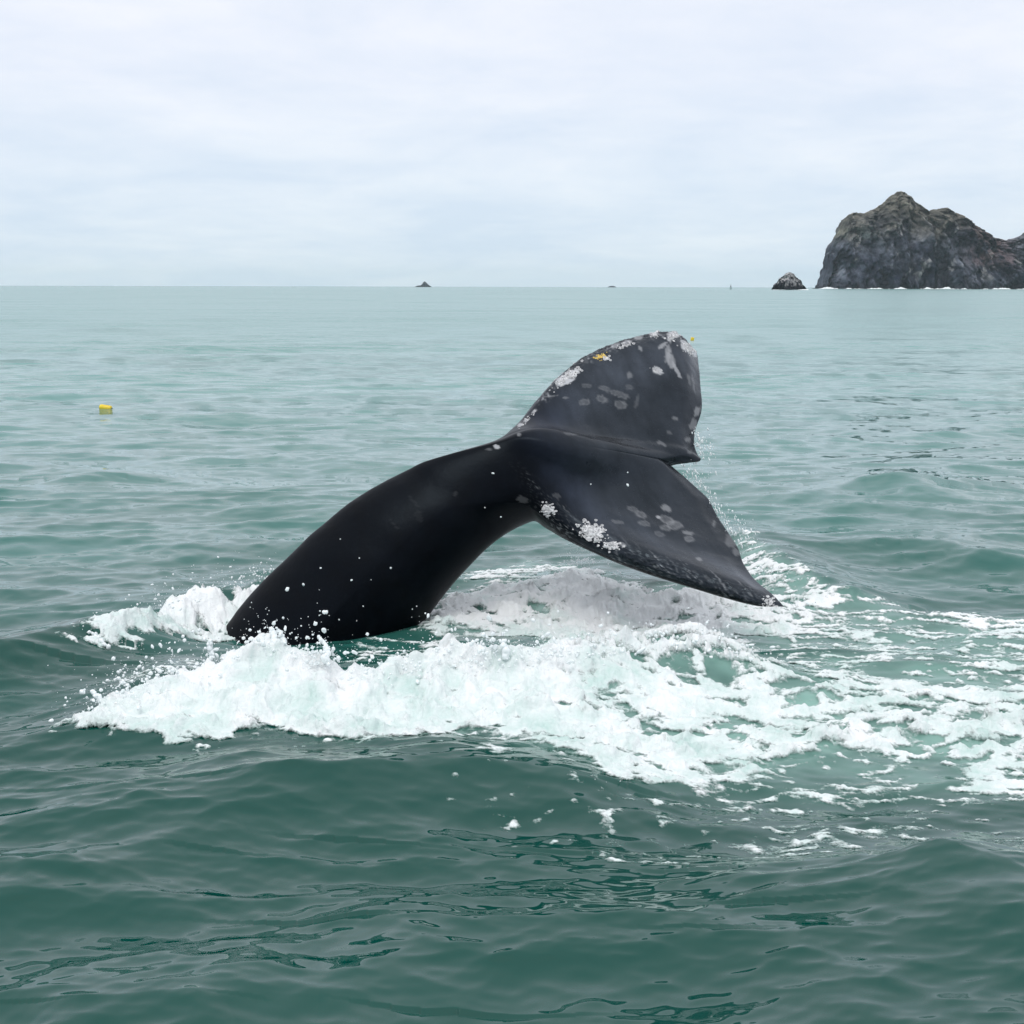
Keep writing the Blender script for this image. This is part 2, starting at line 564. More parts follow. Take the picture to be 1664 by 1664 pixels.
# barnacle shell
M_barn, g, b = mat('barnacle_shell')
geo = g.n('ShaderNodeNewGeometry')
bn = g.noise(geo.outputs['Position'], 60, 3, 0.6)
shl = g.n('ShaderNodeAttribute', attribute_name='shell')
g.l(g.mix(shl.outputs['Fac'], (.035, .035, .04), g.ramp(bn, [(0.3, (.50, .50, .52)), (0.62, (.90, .90, .89))])), b.inputs['Base Color'])
b.inputs['Roughness'].default_value = 0.6
M_lice, g, b = mat('yellow_whale_lice')
geo = g.n('ShaderNodeNewGeometry')
bn = g.noise(geo.outputs['Position'], 60, 3, 0.6)
g.l(g.ramp(bn, [(0.3, (.55, .33, .05)), (0.65, (.82, .62, .16))]), b.inputs['Base Color'])
b.inputs['Roughness'].default_value = 0.5

# rock
M_rock, g, b = mat('sea_cliff_rock')
rc = g.n('ShaderNodeAttribute', attribute_name='rock')
geo = g.n('ShaderNodeNewGeometry')
rn = g.noise(geo.outputs['Position'], 0.11, 6, 0.7)
rv = g.ramp(rn, [(0.34, (.66, .66, .70)), (0.66, (1.62, 1.60, 1.54))])
g.l(g.mix(1.0, rc.outputs['Color'], rv, 'MULTIPLY'), b.inputs['Base Color'])
b.inputs['Roughness'].default_value = 0.9
b.inputs['Specular IOR Level'].default_value = 0.2
rb = g.n('ShaderNodeBump'); rb.inputs['Strength'].default_value = 1.0; rb.inputs['Distance'].default_value = 9.0
g.l(g.noise(geo.outputs['Position'], 0.16, 6, 0.65), rb.inputs['Height']); g.l(rb.outputs[0], b.inputs['Normal'])

# yellow plastic
M_yel, g, b = mat('yellow_float_plastic')
geo = g.n('ShaderNodeNewGeometry')
yn = g.noise(geo.outputs['Position'], 12, 4, 0.6)
g.l(g.ramp(yn, [(0.28, (.40, .30, .05)), (0.40, (.76, .52, .02)), (0.7, (.90, .70, .04))]), b.inputs['Base Color'])
b.inputs['Roughness'].default_value = 0.35
M_rope, g, b = mat('grey_rope')
b.inputs['Base Color'].default_value = (.12, .12, .10, 1)
M_steel, g, b = mat('grey_painted_steel')
b.inputs['Base Color'].default_value = (.09, .12, .13, 1)
b.inputs['Roughness'].default_value = 0.6

# ------------------------------------------------------------------ sea: one sheet out to the horizon
H_ = CAM_H
vv = np.arange(467.2, 2000, 1664 / 1024 / 0.97)
ang = np.radians(PITCH) + np.arctan((vv - 832) / F)
ang = ang[ang > math.radians(0.02)]
dist = np.sort(np.r_[H_ / np.tan(ang), [9000, 14000, 22000]])
dist = np.r_[[0.05, 0.3, 0.7, 1.1, 1.5, 1.8, 2.1, 2.35], dist[dist > 2.45]]
az = np.radians(np.r_[np.linspace(-25, 25, 940), np.linspace(25, 335, 90)[1:-1]])
DD, AA = np.meshgrid(dist, az, indexing='ij')
sp_r = np.gradient(dist)[:, None] * np.ones_like(AA)
sp_a = np.gradient(az)
sp_a = np.where(np.abs(np.degrees(az)) <= 25, np.radians(50 / 939), np.radians(3.5))[None, :] * DD
# beyond the range where wavelengths resolve, each row still rides on the longest waves
spc = np.maximum(sp_r * 0.55, sp_a)
x0 = (DD * np.sin(AA)).ravel(); y0 = (DD * np.cos(AA)).ravel()
X, Y, Z = sea(x0, y0, spc.ravel())
near = np.nonzero((np.abs(x0) < 6) & (y0 > 4) & (y0 < 16))[0]
aerv = np.zeros_like(X)
Dn, Sn = density(x0[near], y0[near])
milk = 0.75 + 0.8 * fbm(x0[near] * 2.2, y0[near] * 3.2, 4, 77)
aerv[near] = np.clip((np.clip(Dn * 1.5 - 0.10, 0, 1)) * np.clip(milk, 0, 1.3) * 0.60 * sstep(-1.2, 0.6, x0[near]) * sstep(5.9, 6.5, y0[near]), 0, 0.8)
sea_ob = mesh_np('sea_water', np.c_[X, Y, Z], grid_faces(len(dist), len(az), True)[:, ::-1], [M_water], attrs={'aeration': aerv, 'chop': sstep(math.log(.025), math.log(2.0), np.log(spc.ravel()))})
tag(sea_ob, kind='structure')

# ------------------------------------------------------------------ foam sheet, lifted off the sea with real thickness
fv = np.arange(880, 1365, 1664 / 1024 / 1.35)
fd = np.sort(H_ / np.tan(np.radians(PITCH) + np.arctan((fv - 832) / F)))
fd = fd[(fd > 5.0)]
fa = np.radians(np.linspace(-22.5, 25, 1560))
FD, FA = np.meshgrid(fd, fa, indexing='ij')
fx = (FD * np.sin(FA)).ravel(); fy = (FD * np.cos(FA)).ravel()
spf = np.maximum(np.gradient(fd)[:, None] * 0.55 * 1.4 * np.ones_like(FA), np.radians(50 / 939) * FD).ravel()
FX, FY, FZ = sea(fx, fy, spf)
D, Sf = density(fx, fy)
Ff = foam_field(fx, fy, D)
froth = sstep(0.55, 0.95, D)
billow = fbm(fx * 3.6, fy * 4.2, 4, 31, 0.5, 'b')
mid = fbm(fx * 13, fy * 13, 3, 35, 0.55, 'b')
spike = np.clip(fbm(fx * 5.5, fy * 5.5, 3, 71, 0.6), 0, 1) ** 1.5
# crest line of the splashing mound, where the water is thrown up
crest = np.zeros_like(fx)
for P, hh in ((RIDGES[0][0][1:16], RIDGES[0][1][1:16]), (RIDGES[1][0], RIDGES[1][1]), (RIDGES[2][0], RIDGES[2][1])):
    for i in range(len(P) - 1):
        e = P[i + 1] - P[i]
        t = np.clip(((fx - P[i, 0]) * e[0] + (fy - P[i, 1]) * e[1]) / (e @ e), 0, 1)
        d = np.hypot(fx - P[i, 0] - t * e[0], fy - P[i, 1] - t * e[1])
        crest = np.maximum(crest, np.exp(-(d / 0.16) ** 2) * np.clip((hh[i] * (1 - t) + hh[i + 1] * t) / 0.25, 0, 1.2) * (0.45 if P is RIDGES[2][0] else 1.0))
edge = np.clip(Ff * 3.0, -1, 1)
lift = np.clip(Ff * 0.07 + 0.004, -0.02, 0.032)
lift = np.where(lift > 0, lift * (0.35 + 0.65 * sstep(.35, .85, D)), lift)
rough = sstep(0.0, 0.35, Ff) * (froth * (0.075 * billow + 0.022 * mid) + (1 - froth) * 0.012 * mid)
rough = np.maximum(rough, -0.6 * np.maximum(lift, 0))
up = lift + rough + sstep(0.05, 0.4, Ff) * crest * (0.05 + 0.20 * spike)
ox = sstep(0.1, 0.5, Ff) * froth * 0.03 * fbm(fx * 9, fy * 9, 2, 81)
oy = sstep(0.1, 0.5, Ff) * (froth * 0.03 * fbm(fx * 9, fy * 9, 2, 85) - crest * 0.10 * spike)
thick_lit = np.clip(sstep(-0.05, 0.30, Ff) * (0.60 + 1.0 * fbm(fx * 2.8, fy * 2.4, 5, 91, .58) + 0.50 * crest + 0.30 * mid + 0.35 * (1 - sstep(.15, .45, Ff)) + 0.5 * sstep(8.9, 9.4, fy)), 0, 1)  # thicker foam is whiter; back wash lightened in colour against the flukes' shade
nr, nc = FD.shape
q = grid_faces(nr, nc)
keep = (Ff[q] > -0.12).any(1)
q = q[keep]
used = np.unique(q)
remap = np.full(nr * nc, -1, np.int64); remap[used] = np.arange(len(used))
FV = np.c_[FX + ox, FY + oy, FZ + up]
foam_ob = mesh_np('sea_foam', FV[used], remap[q], [M_foam], attrs={'thick_lit': thick_lit[used], 'film': Ff[used]})
tag(foam_ob, 'churned white sea foam and broken water around the diving whale tail', 'foam', kind='stuff')

# ------------------------------------------------------------------ whale tail
def pts(a):
    a = np.array(a, float)
    return at(a[:, 0], a[:, 1], a[:, 2])


# stock: dorsal edge, ventral edge (pixel x, pixel y, distance), half width
stock = [((40, 1420, 8.75), (330, 1560, 8.75), .50), ((130, 1320, 8.95), (400, 1440, 8.95), .47), ((220, 1210, 9.1), (470, 1330, 9.1), .44),
         ((300, 1110, 9.15), (560, 1215, 9.15), .40), ((356, 1036, 9.18), (625, 1105, 9.18), .36), ((390, 984, 9.19), (655, 1052, 9.19), .345),
         ((427, 943, 9.2), (683, 1018, 9.2), .33), ((463, 911, 9.21), (703, 992, 9.21), .32), ((497, 875, 9.22), (722, 966, 9.22), .31),
         ((530, 848, 9.24), (741, 943, 9.24), .30), ((562, 821, 9.25), (757, 926, 9.25), .29), ((592, 801, 9.27), (773, 909, 9.27), .28),
         ((630, 779, 9.29), (790, 892, 9.29), .27), ((658, 766, 9.31), (803, 881, 9.31), .26), ((688, 750, 9.27), (815, 871, 9.39), .255),
         ((730, 738, 9.25), (833, 857, 9.47), .26), ((775, 726, 9.24), (850, 845, 9.54), .27), ((812, 719, 9.24), (862, 836, 9.58), .28)]
Dp = pts([s[0] for s in stock]); Vp = pts([s[1] for s in stock]); hw = np.array([s[2] for s in stock])
NS = 190


def knuckled(P, n):
    """resample with only slightly rounded corners, for the knuckles of the ridge"""
    t = np.linspace(0, 1, len(P)); tn = np.linspace(0, 1, n)
    lin = np.stack([np.interp(tn, t, P[:, k]) for k in range(3)], -1)
    for _ in range(34):
        lin[1:-1] = (lin[:-2] + 2 * lin[1:-1] + lin[2:]) / 4
    return lin


Dp = knuckled(Dp, NS); Vp = knuckled(Vp, NS)
hw = np.interp(np.linspace(0, 1, NS), np.linspace(0, 1, len(hw)), hw)
C = (Dp + Vp) / 2
Nv = (Dp - Vp) / 2
bh = np.linalg.norm(Nv, axis=1); Nu = Nv / bh[:, None]
Cs = C.copy()
for _ in range(30):
    Cs[1:-1] = (Cs[:-2] + 2 * Cs[1:-1] + Cs[2:]) / 4
T = np.gradient(Cs, axis=0); T /= np.linalg.norm(T, axis=1)[:, None]
B = np.cross(T, Nu); B /= np.linalg.norm(B, axis=1)[:, None]
if B[-1, 1] > 0:
    B = -B                                     # B points to the viewer's side

# fluke boundary curves
NT = 150
A = catmull(np.r_[C[-1:], pts([(905, 762, 9.46), (970, 758, 9.52), (1035, 757, 9.58), (1086, 757, 9.63)])], NT)
En = catmull(np.r_[[C[-1] + B[-1] * hw[-1]], pts([(876, 836, 9.20), (898, 854, 9.15), (935, 880, 9.07), (985, 903, 8.94), (1050, 927, 8.79), (1120, 949, 8.63),
                                               (1185, 969, 8.48), (1238, 983, 8.37), (1274, 986, 8.28)])], NT)
Ef = catmull(np.r_[[C[-1] - B[-1] * hw[-1]], pts([(832, 716, 9.72), (851, 690, 9.80), (876, 655, 9.90), (905, 620, 10.02), (948, 584, 10.18),
                                               (1000, 560, 10.32), (1050, 546, 10.43), (1086, 541, 10.50), (1106, 549, 10.54),
                                               (1132, 572, 10.58)])], NT)
NQ = 150
Tn = catmull(np.r_[A[-1:], pts([(1108, 774, 9.56), (1128, 791, 9.49), (1150, 812, 9.40), (1163, 836, 9.28), (1182, 866, 9.12), (1199, 892, 8.96),
                              (1208, 917, 8.82), (1228, 945, 8.62), (1256, 968, 8.42)]), En[-1:]], NQ)
Tf = catmull(np.r_[A[-1:], pts([(1100, 753, 9.66), (1120, 751, 9.70), (1138, 748, 9.74), (1133, 741, 9.78), (1127, 722, 9.84), (1129, 700, 9.93),
                              (1139, 668, 10.06), (1138, 640, 10.18), (1135, 605, 10.36)]), Ef[-1:]], NQ)
# spanwise samples, denser to the middle and to the edge
th_ = np.linspace(0, np.pi / 2, NQ)
qs = np.sin(th_)


def coons(E, Tr):
    t = np.linspace(0, 1, NT)[:, None, None]
    # trailing edge sampled at qs
    tq = np.stack([np.interp(qs, np.linspace(0, 1, NQ), Tr[:, k]) for k in range(3)], -1)[None]
    root = (A[0] + (E[0] - A[0]) * qs[:, None])[None]
    q_ = qs[None, :, None]
    left = A[:, None, :]; right = E[:, None, :]
    bil = (1 - t) * ((1 - q_) * A[0] + q_ * E[0]) + t * ((1 - q_) * A[-1] + q_ * E[-1])
    return (1 - q_) * left + q_ * right + (1 - t) * root + t * tq - bil


Gn = coons(En, Tn); Gf = coons(Ef, Tf)
# whole tube: rows = stations, columns = across from far edge over the back to near edge, then back underneath
mid_sf = np.concatenate([Gf[:, :0:-1], Gn], axis=1)          # (NT, 2NQ-1, 3) far edge .. axis .. near edge
qfull = np.r_[-qs[:0:-1], qs]
stock_sf = C[:, None, :] + B[:, None, :] * (hw[:, None] * qfull[None, :])[..., None]
full = np.concatenate([stock_sf, mid_sf[1:]], axis=0)
NR = full.shape[0]
du = np.gradient(full, axis=0); dq = np.gradient(full, axis=1)
Nm = np.cross(du, dq)
Nm /= np.linalg.norm(Nm, axis=-1, keepdims=True) + 1e-9
if Nm[-30, NQ, 2] < 0:
    Nm = -Nm
Nst = np.concatenate([Nu, np.repeat(Nu[-1:], NT - 1, 0)], 0)[:, None, :]
wn = np.r_[np.zeros(NS), sstep(0.0, 0.45, np.linspace(0, 1, NT)[1:])][:, None, None]
# smooth the normals of the sheet
for _ in range(6):
    Nm[:, 1:-1] = (Nm[:, :-2] + 2 * Nm[:, 1:-1] + Nm[:, 2:]) / 4
    Nm[1:-1] = (Nm[:-2] + 2 * Nm[1:-1] + Nm[2:]) / 4
Nn = Nst * (1 - wn) + Nm * wn
Nn /= np.linalg.norm(Nn, axis=-1, keepdims=True)
tt = np.r_[np.zeros(NS), np.linspace(0, 1, NT)[1:]][:, None]
bb = np.r_[bh, np.full(NT - 1, bh[-1])][:, None]
aq = np.abs(qfull)[None, :]
ell = np.sqrt(np.clip(1 - aq ** 2, 0, 1))
ellst = ell * (0.80 + 0.20 * ell)                            # slightly keeled stock
distc = np.linalg.norm(full - full[:, NQ - 1:NQ], axis=-1)
ridge_t = np.interp(tt, [0, .12, .35, .65, .9, 1], [1, .93, .62, .32, .12, .03]) * bb
ridge_b = np.interp(tt, [0, .12, .3, .55, .9, 1], [1, .75, .42, .2, .07, .02]) * bb
sig = 0.20 - 0.10 * tt
bump_ = np.exp(-(distc / sig) ** 2) * 0.72 + 0.28 * np.exp(-(distc / (sig * 1.9)) ** 2)
edge_pt = np.where((qfull > 0)[None, :, None], full[:, -1:, :], full[:, :1, :])
dE = np.linalg.norm(full - edge_pt, axis=-1)
nose = np.sqrt(1 - (1 - np.clip(dE / 0.16, 0, 1)) ** 2) * (1 - 0.35 * sstep(.1, .7, dE))
lens = 0.112 * nose * np.clip(1.12 - tt, 0, 1) ** 0.5 * sstep(0, .12, 1 - tt + .02) + 0.007 * np.clip(1 - aq ** 8, 0, 1) ** 0.5
w = sstep(0.0, 0.30, tt)
ht = (1 - w) * bb * ellst + w * np.maximum(0, ridge_t * bump_ + lens)
hb = (1 - w) * bb * ellst + w * np.maximum(0, ridge_b * bump_ + lens * 0.9)
keel = np.clip(1 - aq ** 1.45, 0, 1) ** 0.66
ht = np.where(w < 1, (1 - w) * bb * keel + w * np.maximum(0, ridge_t * bump_ + lens), ht)
top = full + Nn * ht[..., None]
bot = full - Nn * hb[..., None]
# small surface life: bumps of the leading edges, soft undulation
xx = top[..., 0] * 1.0; zz_ = top[..., 2]; yy_ = top[..., 1]
und = 0.006 * fbm(xx * 5 + yy_ * 2, zz_ * 5 + yy_ * 3, 3, 120)
lead = (1 - sstep(0.05, 0.15, dE)) * np.clip(tt * 6, 0, 1) * np.clip((1.02 - tt) * 8, 0, 1)
nod = lead * 0.010 * fbm(xx * 26 + yy_ * 14, zz_ * 26 + yy_ * 19, 2, 130, mode='b')
top += Nn * (und + nod)[..., None]
ring = np.concatenate([top, bot[:, -2:0:-1]], axis=1)
# soft fillet where the stock flows into the flukes
rows_ = np.arange(NR) - NS
fil = (np.clip((rows_ + 34) / 22, 0, 1) * np.clip((62 - rows_) / 40, 0, 1))[:, None, None]
colw = np.r_[np.full(NQ // 2, .10), np.linspace(.10, 1, NQ - NQ // 2), np.ones(NQ - 1), np.full(2 * NQ - 3, .12)][None, :, None]
for _ in range(130):
    ring[1:-1] += (fil * colw)[1:-1] * ((ring[:-2] + 2 * ring[1:-1] + ring[2:]) / 4 - ring[1:-1])
NCW = ring.shape[1]
VW = ring.reshape(-1, 3)
FW = grid_faces(NR, NCW, True)
cap0 = np.arange(NCW)
i_ = np.arange(1, NCW // 2)
close = np.stack([(NR - 1) * NCW + i_ - 1, (NR - 1) * NCW + i_, (NR - 1) * NCW + (NCW - i_) % NCW, (NR - 1) * NCW + (NCW - i_ + 1) % NCW], -1)


def project(P):
    L = (P - np.array([0, 0, CAM_H])) @ RC
    return 832 + F * L[:, 0] / -L[:, 2], 832 - F * L[:, 1] / -L[:, 2]


# skin colours: near black, mottled flukes with sky sheen painted in as grey, pale healed barnacle scars
ncol = 2 * NQ - 1
is_top = np.zeros((NR, NCW), bool); is_top[:, :ncol] = True
tcol = np.zeros((NR, NCW)); tcol[:, :] = tt
aqc = np.concatenate([np.repeat(aq, NR, 0), np.repeat(aq[:, -2:0:-1], NR, 0)], 1)
x_, y_, z_ = VW.T
mott = fbm(x_ * 6 + y_ * 3, z_ * 7 - y_ * 4, 5, 140, 0.6)
warp1 = fbm(x_ * 16 + y_ * 9, z_ * 17 - y_ * 11, 3, 171, 0.6); warp2 = fbm(x_ * 16 + y_ * 9, z_ * 17 - y_ * 11, 3, 177, 0.6)
fine_ = fbm(x_ * 40 + y_ * 22, z_ * 44 - y_ * 27, 3, 150, 0.6)
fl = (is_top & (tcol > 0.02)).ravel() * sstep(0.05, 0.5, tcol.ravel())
base = 0.0016 + 0.0015 * np.clip(mott, -1, 1) + fl * (0.0095 + 0.015 * np.clip(mott + .2, -0.5, 1))
dEc = np.concatenate([dE, dE[:, -2:0:-1]], 1).ravel()
base = base + fl * 0.026 * np.exp(-((dEc - .34) / .16) ** 2) * (1 + mott)  # highlight beside the leading edge, painted into the skin as a paler band
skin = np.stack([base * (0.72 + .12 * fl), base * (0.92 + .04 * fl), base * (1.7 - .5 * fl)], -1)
pu, pv = project(VW)
topm = is_top.ravel()


def scar(u, v, ru, rv, ang=0.0, amt=0.16, ring_=False, side=None, tmin=0.0):
    """a pale healed patch on the upper skin, laid round the surface point seen at (u, v)"""
    cand = np.nonzero(topm & (tcol.ravel() >= tmin) & (np.hypot(pu - u, pv - v) < 6))[0]
    if not len(cand):
        return
    c = VW[cand[np.argmin((VW[cand, 1]))]] if side is None else VW[cand[np.argmin(np.hypot(pu[cand] - u, pv[cand] - v))]]
    sel = np.nonzero(topm & (np.linalg.norm(VW - c, axis=1) < 0.35))[0]
    ca, sa = math.cos(ang), math.sin(ang)
    a = (pu[sel] - u) * ca + (pv[sel] - v) * sa
    b_ = -(pu[sel] - u) * sa + (pv[sel] - v) * ca
    a = a + 0.45 * ru * warp1[sel]; b_ = b_ + 0.45 * rv * warp2[sel]
    r = np.hypot(a / ru, b_ / rv) + 0.55 * fine_[sel] + 0.25 * mott[sel]
    m_ = 1 - sstep(0.75, 1.1, r)
    if ring_:
        m_ = m_ * (0.55 + 0.45 * sstep(0.45, 0.8, r)) * (0.8 + 0.5 * fine_[sel])
    m_ = np.clip(m_, 0, 1)[:, None] * amt
    skin[sel] = skin[sel] * (1 - np.clip(m_ * 3, 0, 1)) + np.array([.96, .97, 1.0]) * m_


for s in [(950, 654, 9, 6, .1, .13, True), (978, 648, 11, 6, .3, .14, True), (1009, 658, 10, 7, .2, .15, True), (1005, 641, 20, 5, .25, .14, True),
          (982, 631, 8, 4, .2, .12, True), (1022, 629, 7, 5, .2, .09, True), (953, 627, 8, 3, .1, .10, True), (919, 646, 6, 2, .1, .10), (1023, 610, 5, 5, .9, .12),
          (1035, 652, 3, 14, .25, .05), (1068, 602, 9, 6, .5, .45), (1063, 600, 4, 4, 0, .25), (1097, 680, 6, 3, .2, .12), (1088, 703, 5, 3, .2, .07),
          (1075, 721, 8, 3, .5, .10), (1133, 668, 5, 9, .2, .18), (1126, 690, 7, 10, .3, .14), (1118, 715, 5, 4, .3, .12), (1120, 735, 4, 3, .3, .09),
          (1085, 575, 5, 16, .1, .20), (1090, 585, 6, 14, -.35, .22), (1100, 602, 3, 14, -.5, .28), (1076, 562, 9, 4, -.6, .25), (1088, 548, 4, 8, -.2, .4),
          (1062, 542, 7, 5, 0, .35), (1096, 541, 8, 9, .2, .55), (1117, 565, 12, 7, .7, .5), (1128, 575, 6, 5, .7, .4), (1110, 556, 6, 4, .6, .4),
          (1038, 548, 8, 4, -.3, .22), (1018, 556, 9, 3, -.35, .22), (1000, 562, 8, 4, -.3, .20), (1040, 566, 3, 6, -.5, .20), (1120, 618, 2, 12, -.2, .09), (1127, 625, 2, 14, -.15, .09),
          (845, 690, 4, 3, -.6, .35), (855, 683, 4, 3, -.6, .3), (868, 669, 4, 3, -.8, .3), (843, 706, 3, 3, 0, .15), (893, 644, 14, 1.5, -.1, .10),
          (918, 617, 20, 8, -.55, .5), (932, 607, 9, 6, -.4, .5),
          (808, 726, 5, 4, 0, .4), (795, 730, 6, 2, 0, .08), (925, 705, 14, 2, .1, .06), (848, 812, 10, 6, .3, .05), (765, 838, 12, 9, .2, .016), (745, 862, 6, 7, 0, .022),
          (680, 838, 6, 10, -.6, .008), (640, 852, 2, 12, -.7, .012), (672, 815, 2, 14, -.7, .010), (740, 803, 4, 4, 0, .02)]:
    scar(*s)
for s in [(1042, 836, 11, 5, .35, .15, True), (1028, 827, 9, 4, .35, .11, True), (1046, 850, 11, 4, .25, .13, True), (1085, 845, 14, 6, .35, .15, True), (1097, 853, 14, 7, .1, .17, True),
          (1082, 857, 8, 5, .3, .13, True), (1072, 868, 9, 4, .3, .10, True), (1083, 826, 8, 5, .4, .16), (1118, 866, 10, 4, .2, .14), (1120, 876, 8, 5, .3, .16, True), (1003, 848, 11, 3, .2, .07),
          (1160, 851, 3, 5, .1, .10), (1136, 908, 5, 3, .2, .15), (1186, 880, 8, 12, -.6, .08), (1196, 897, 5, 8, -.6, .10), (1070, 840, 4, 3, .2, .3),
          (905, 806, 6, 4, .2, .05), (890, 826, 8, 8, 0, .2), (960, 864, 16, 8, .4, .3), (992, 886, 10, 5, .2, .22), (1012, 885, 9, 4, .1, .14)]:
    scar(*s)
# scratched, crusted leading edges
le = ((1 - sstep(0.10, 0.20, dE)) * np.clip(tt * 6, 0, 1) * np.clip((1.02 - tt) * 8, 0, 1) * np.ones((NR, ncol)))
lec = np.concatenate([le, le[:, -2:0:-1]], 1).ravel()
crust = np.clip(fbm(x_ * 55 + y_ * 30, z_ * 60 - y_ * 33, 3, 160, 0.7) - 0.10, 0, 1) * 2.0
patchy = sstep(-0.15, 0.35, fbm(x_ * 9 + y_ * 5, z_ * 9 - y_ * 7, 2, 165))
add = np.clip(lec * crust * (0.25 + patchy), 0, 1)[:, None] * 0.30
skin += add * np.array([.95, .97, 1.0])
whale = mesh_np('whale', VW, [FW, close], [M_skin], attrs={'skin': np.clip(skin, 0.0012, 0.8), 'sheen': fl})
tag(whale, 'dark grey whale diving with its arched tail stock and flukes out of the water', 'whale')


def barnacles(u, v, ru, rv, ang, n, size, material, tmin=0.03):
    """a crust of small volcano shaped shells standing on the skin"""
    cand = np.nonzero(topm & (tcol.ravel() >= tmin))[0]
    ca, sa = math.cos(ang), math.sin(ang)
    VV, FF, PIT = [], [], []
    k = 7
    base_i = 0
    nrm = Nn.reshape(-1, 3)
    nall = np.concatenate([Nn, -Nn[:, -2:0:-1]], axis=1).reshape(-1, 3)
    r2 = np.random.default_rng(int(u * 7 + v))
    for _ in range(int(n * 2.8)):
        a = r2.normal(0, .42) * ru; b_ = r2.normal(0, .42) * rv
        uu = u + a * ca - b_ * sa; vv2 = v + a * sa + b_ * ca
        dd = np.hypot(pu[cand] - uu, pv[cand] - vv2)
        i = np.argmin(dd)
        if dd[i] > 5:
            continue
        j = cand[i]
        c = VW[j]; nn = nall[j] + r2.normal(0, .15, 3); nn /= np.linalg.norm(nn)
        t1 = np.cross(nn, [0.3, 0.2, 0.9]); t1 /= np.linalg.norm(t1); t2 = np.cross(nn, t1)
        s = size * float(np.clip(.38 * math.exp(r2.normal(0, .5)), .14, 1.1))
        ph = r2.uniform(0, 6)
        for rad, hgt in ((1.15, -.2), (.85, .26), (.52, .52), (.30, .38), (.05, .20)):
            for m in range(k):
                w_ = ph + 2 * math.pi * m / k
                rr = rad * s * (1 + .18 * r2.uniform(-1, 1))
                VV.append(c + t1 * rr * math.cos(w_) + t2 * rr * math.sin(w_) + nn * hgt * s)
        for rg in range(4):
            for m in range(k):
                a0 = base_i + rg * k + m; a1 = base_i + rg * k + (m + 1) % k
                FF.append((a0, a1, a1 + k, a0 + k))
        base_i += 5 * k
        tone_ = r2.uniform(.6, 1)
        PIT.extend([tone_ * .8] * k + [tone_] * k + [tone_] * k + [.35] * k + [.12] * k)
    if not VV:
        return
    ob = mesh_np('barnacle_cluster', np.array(VV), np.array(FF), [material], parent=whale, attrs={'shell': np.array(PIT)})
    ob['kind'] = 'stuff'
    return ob


for c in [(962, 863, 26, 15, .45, 70, .020, M_barn), (890, 828, 12, 13, .4, 34, .018, M_barn), (996, 887, 22, 9, .1, 34, .016, M_barn),
          (920, 613, 30, 10, -.6, 60, .017, M_barn), (1096, 543, 11, 12, .3, 34, .017, M_barn), (1119, 566, 17, 9, .65, 40, .016, M_barn),
          (975, 579, 12, 5, -.2, 16, .014, M_lice), (987, 581, 6, 5, 0, 8, .013, M_barn), (1063, 542, 10, 6, 0, 14, .014, M_barn),
          (1015, 561, 16, 5, -.3, 18, .012, M_barn), (855, 683, 22, 4, -.75, 16, .011, M_barn), (808, 726, 4, 4, 0, 6, .013, M_barn),
          (1250, 978, 14, 10, .3, 22, .011, M_barn), (1068, 602, 9, 6, .5, 12, .012, M_barn)]:
    barnacles(*c)

# ------------------------------------------------------------------ spray: droplets and thrown ligaments
def ico(sub):
    import bmesh
    bm = bmesh.new()
    bmesh.ops.create_icosphere(bm, subdivisions=sub, radius=1.0)
    bm.verts.ensure_lookup_table()
    V = np.array([v.co[:] for v in bm.verts]); Fc = np.array([[v.index for v in f.verts] for f in bm.faces])
    bm.free()
    return V, Fc


ICO1, ICO2 = ico(1), ico(2)


def drops(name, P, R, stretch, label):
    P = np.asarray(P); R = np.asarray(R); stretch = np.asarray(stretch)
    Vs, Fs = [], []
    off = 0
    for big, (IV, IF) in ((False, ICO1), (True, ICO2)):
        sel = np.nonzero((R > 0.0055) == big)[0]
        if not len(sel):
            continue
        jit = 1 + 0.16 * rng.normal(0, 1, (len(sel), len(IV), 1))
        v = IV[None] * R[sel][:, None, None] * jit
        v = v + IV[None] * 0 + (np.einsum('vk,nk->nv', IV, stretch[sel])[..., None] * stretch[sel][:, None, :]) * R[sel][:, None, None]
        v = v + P[sel][:, None, :]
        f = IF[None] + (np.arange(len(sel)) * len(IV))[:, None, None] + off
        Vs.append(v.reshape(-1, 3)); Fs.append(f.reshape(-1, 3))
        off += v.shape[0] * v.shape[1]
    ob = mesh_np(name, np.concatenate(Vs), np.concatenate(Fs), [M_drop])
    return tag(ob, label, 'spray', kind='stuff')


PP, RR, ST = [], [], []


def burst(u, v, z, n, su, sy, rise, rmin, rmax, lean=(0, 0)):
    """a cloud of drops thrown up from the point seen at (u, v) at height z"""
    c = ground(u, v, z)
    for _ in range(int(n * 1.7)):
        hgt = rng.exponential(rise)
        PP.append(c + np.array([rng.normal(0, su) + lean[0] * hgt, rng.normal(0, sy), hgt - 0.02]))
        RR.append(rmin * .7 + (rmax - rmin * .7) * rng.random() ** 4.2)
        ST.append(rng.normal(0, .35, 3))


def jet(p0, p1, p2, r0, r1, n=16):
    """a ligament of water, as a bent chain of beads"""
    p0, p1, p2 = (ground(*p) for p in (p0, p1, p2))
    for t in np.linspace(0, 1, n):
        p = (1 - t) ** 2 * p0 + 2 * t * (1 - t) * p1 + t * t * p2
        PP.append(p + rng.normal(0, .003, 3)); RR.append((r0 * (1 - t) + r1 * t) * rng.uniform(.8, 1.25)); ST.append(rng.normal(0, .3, 3))


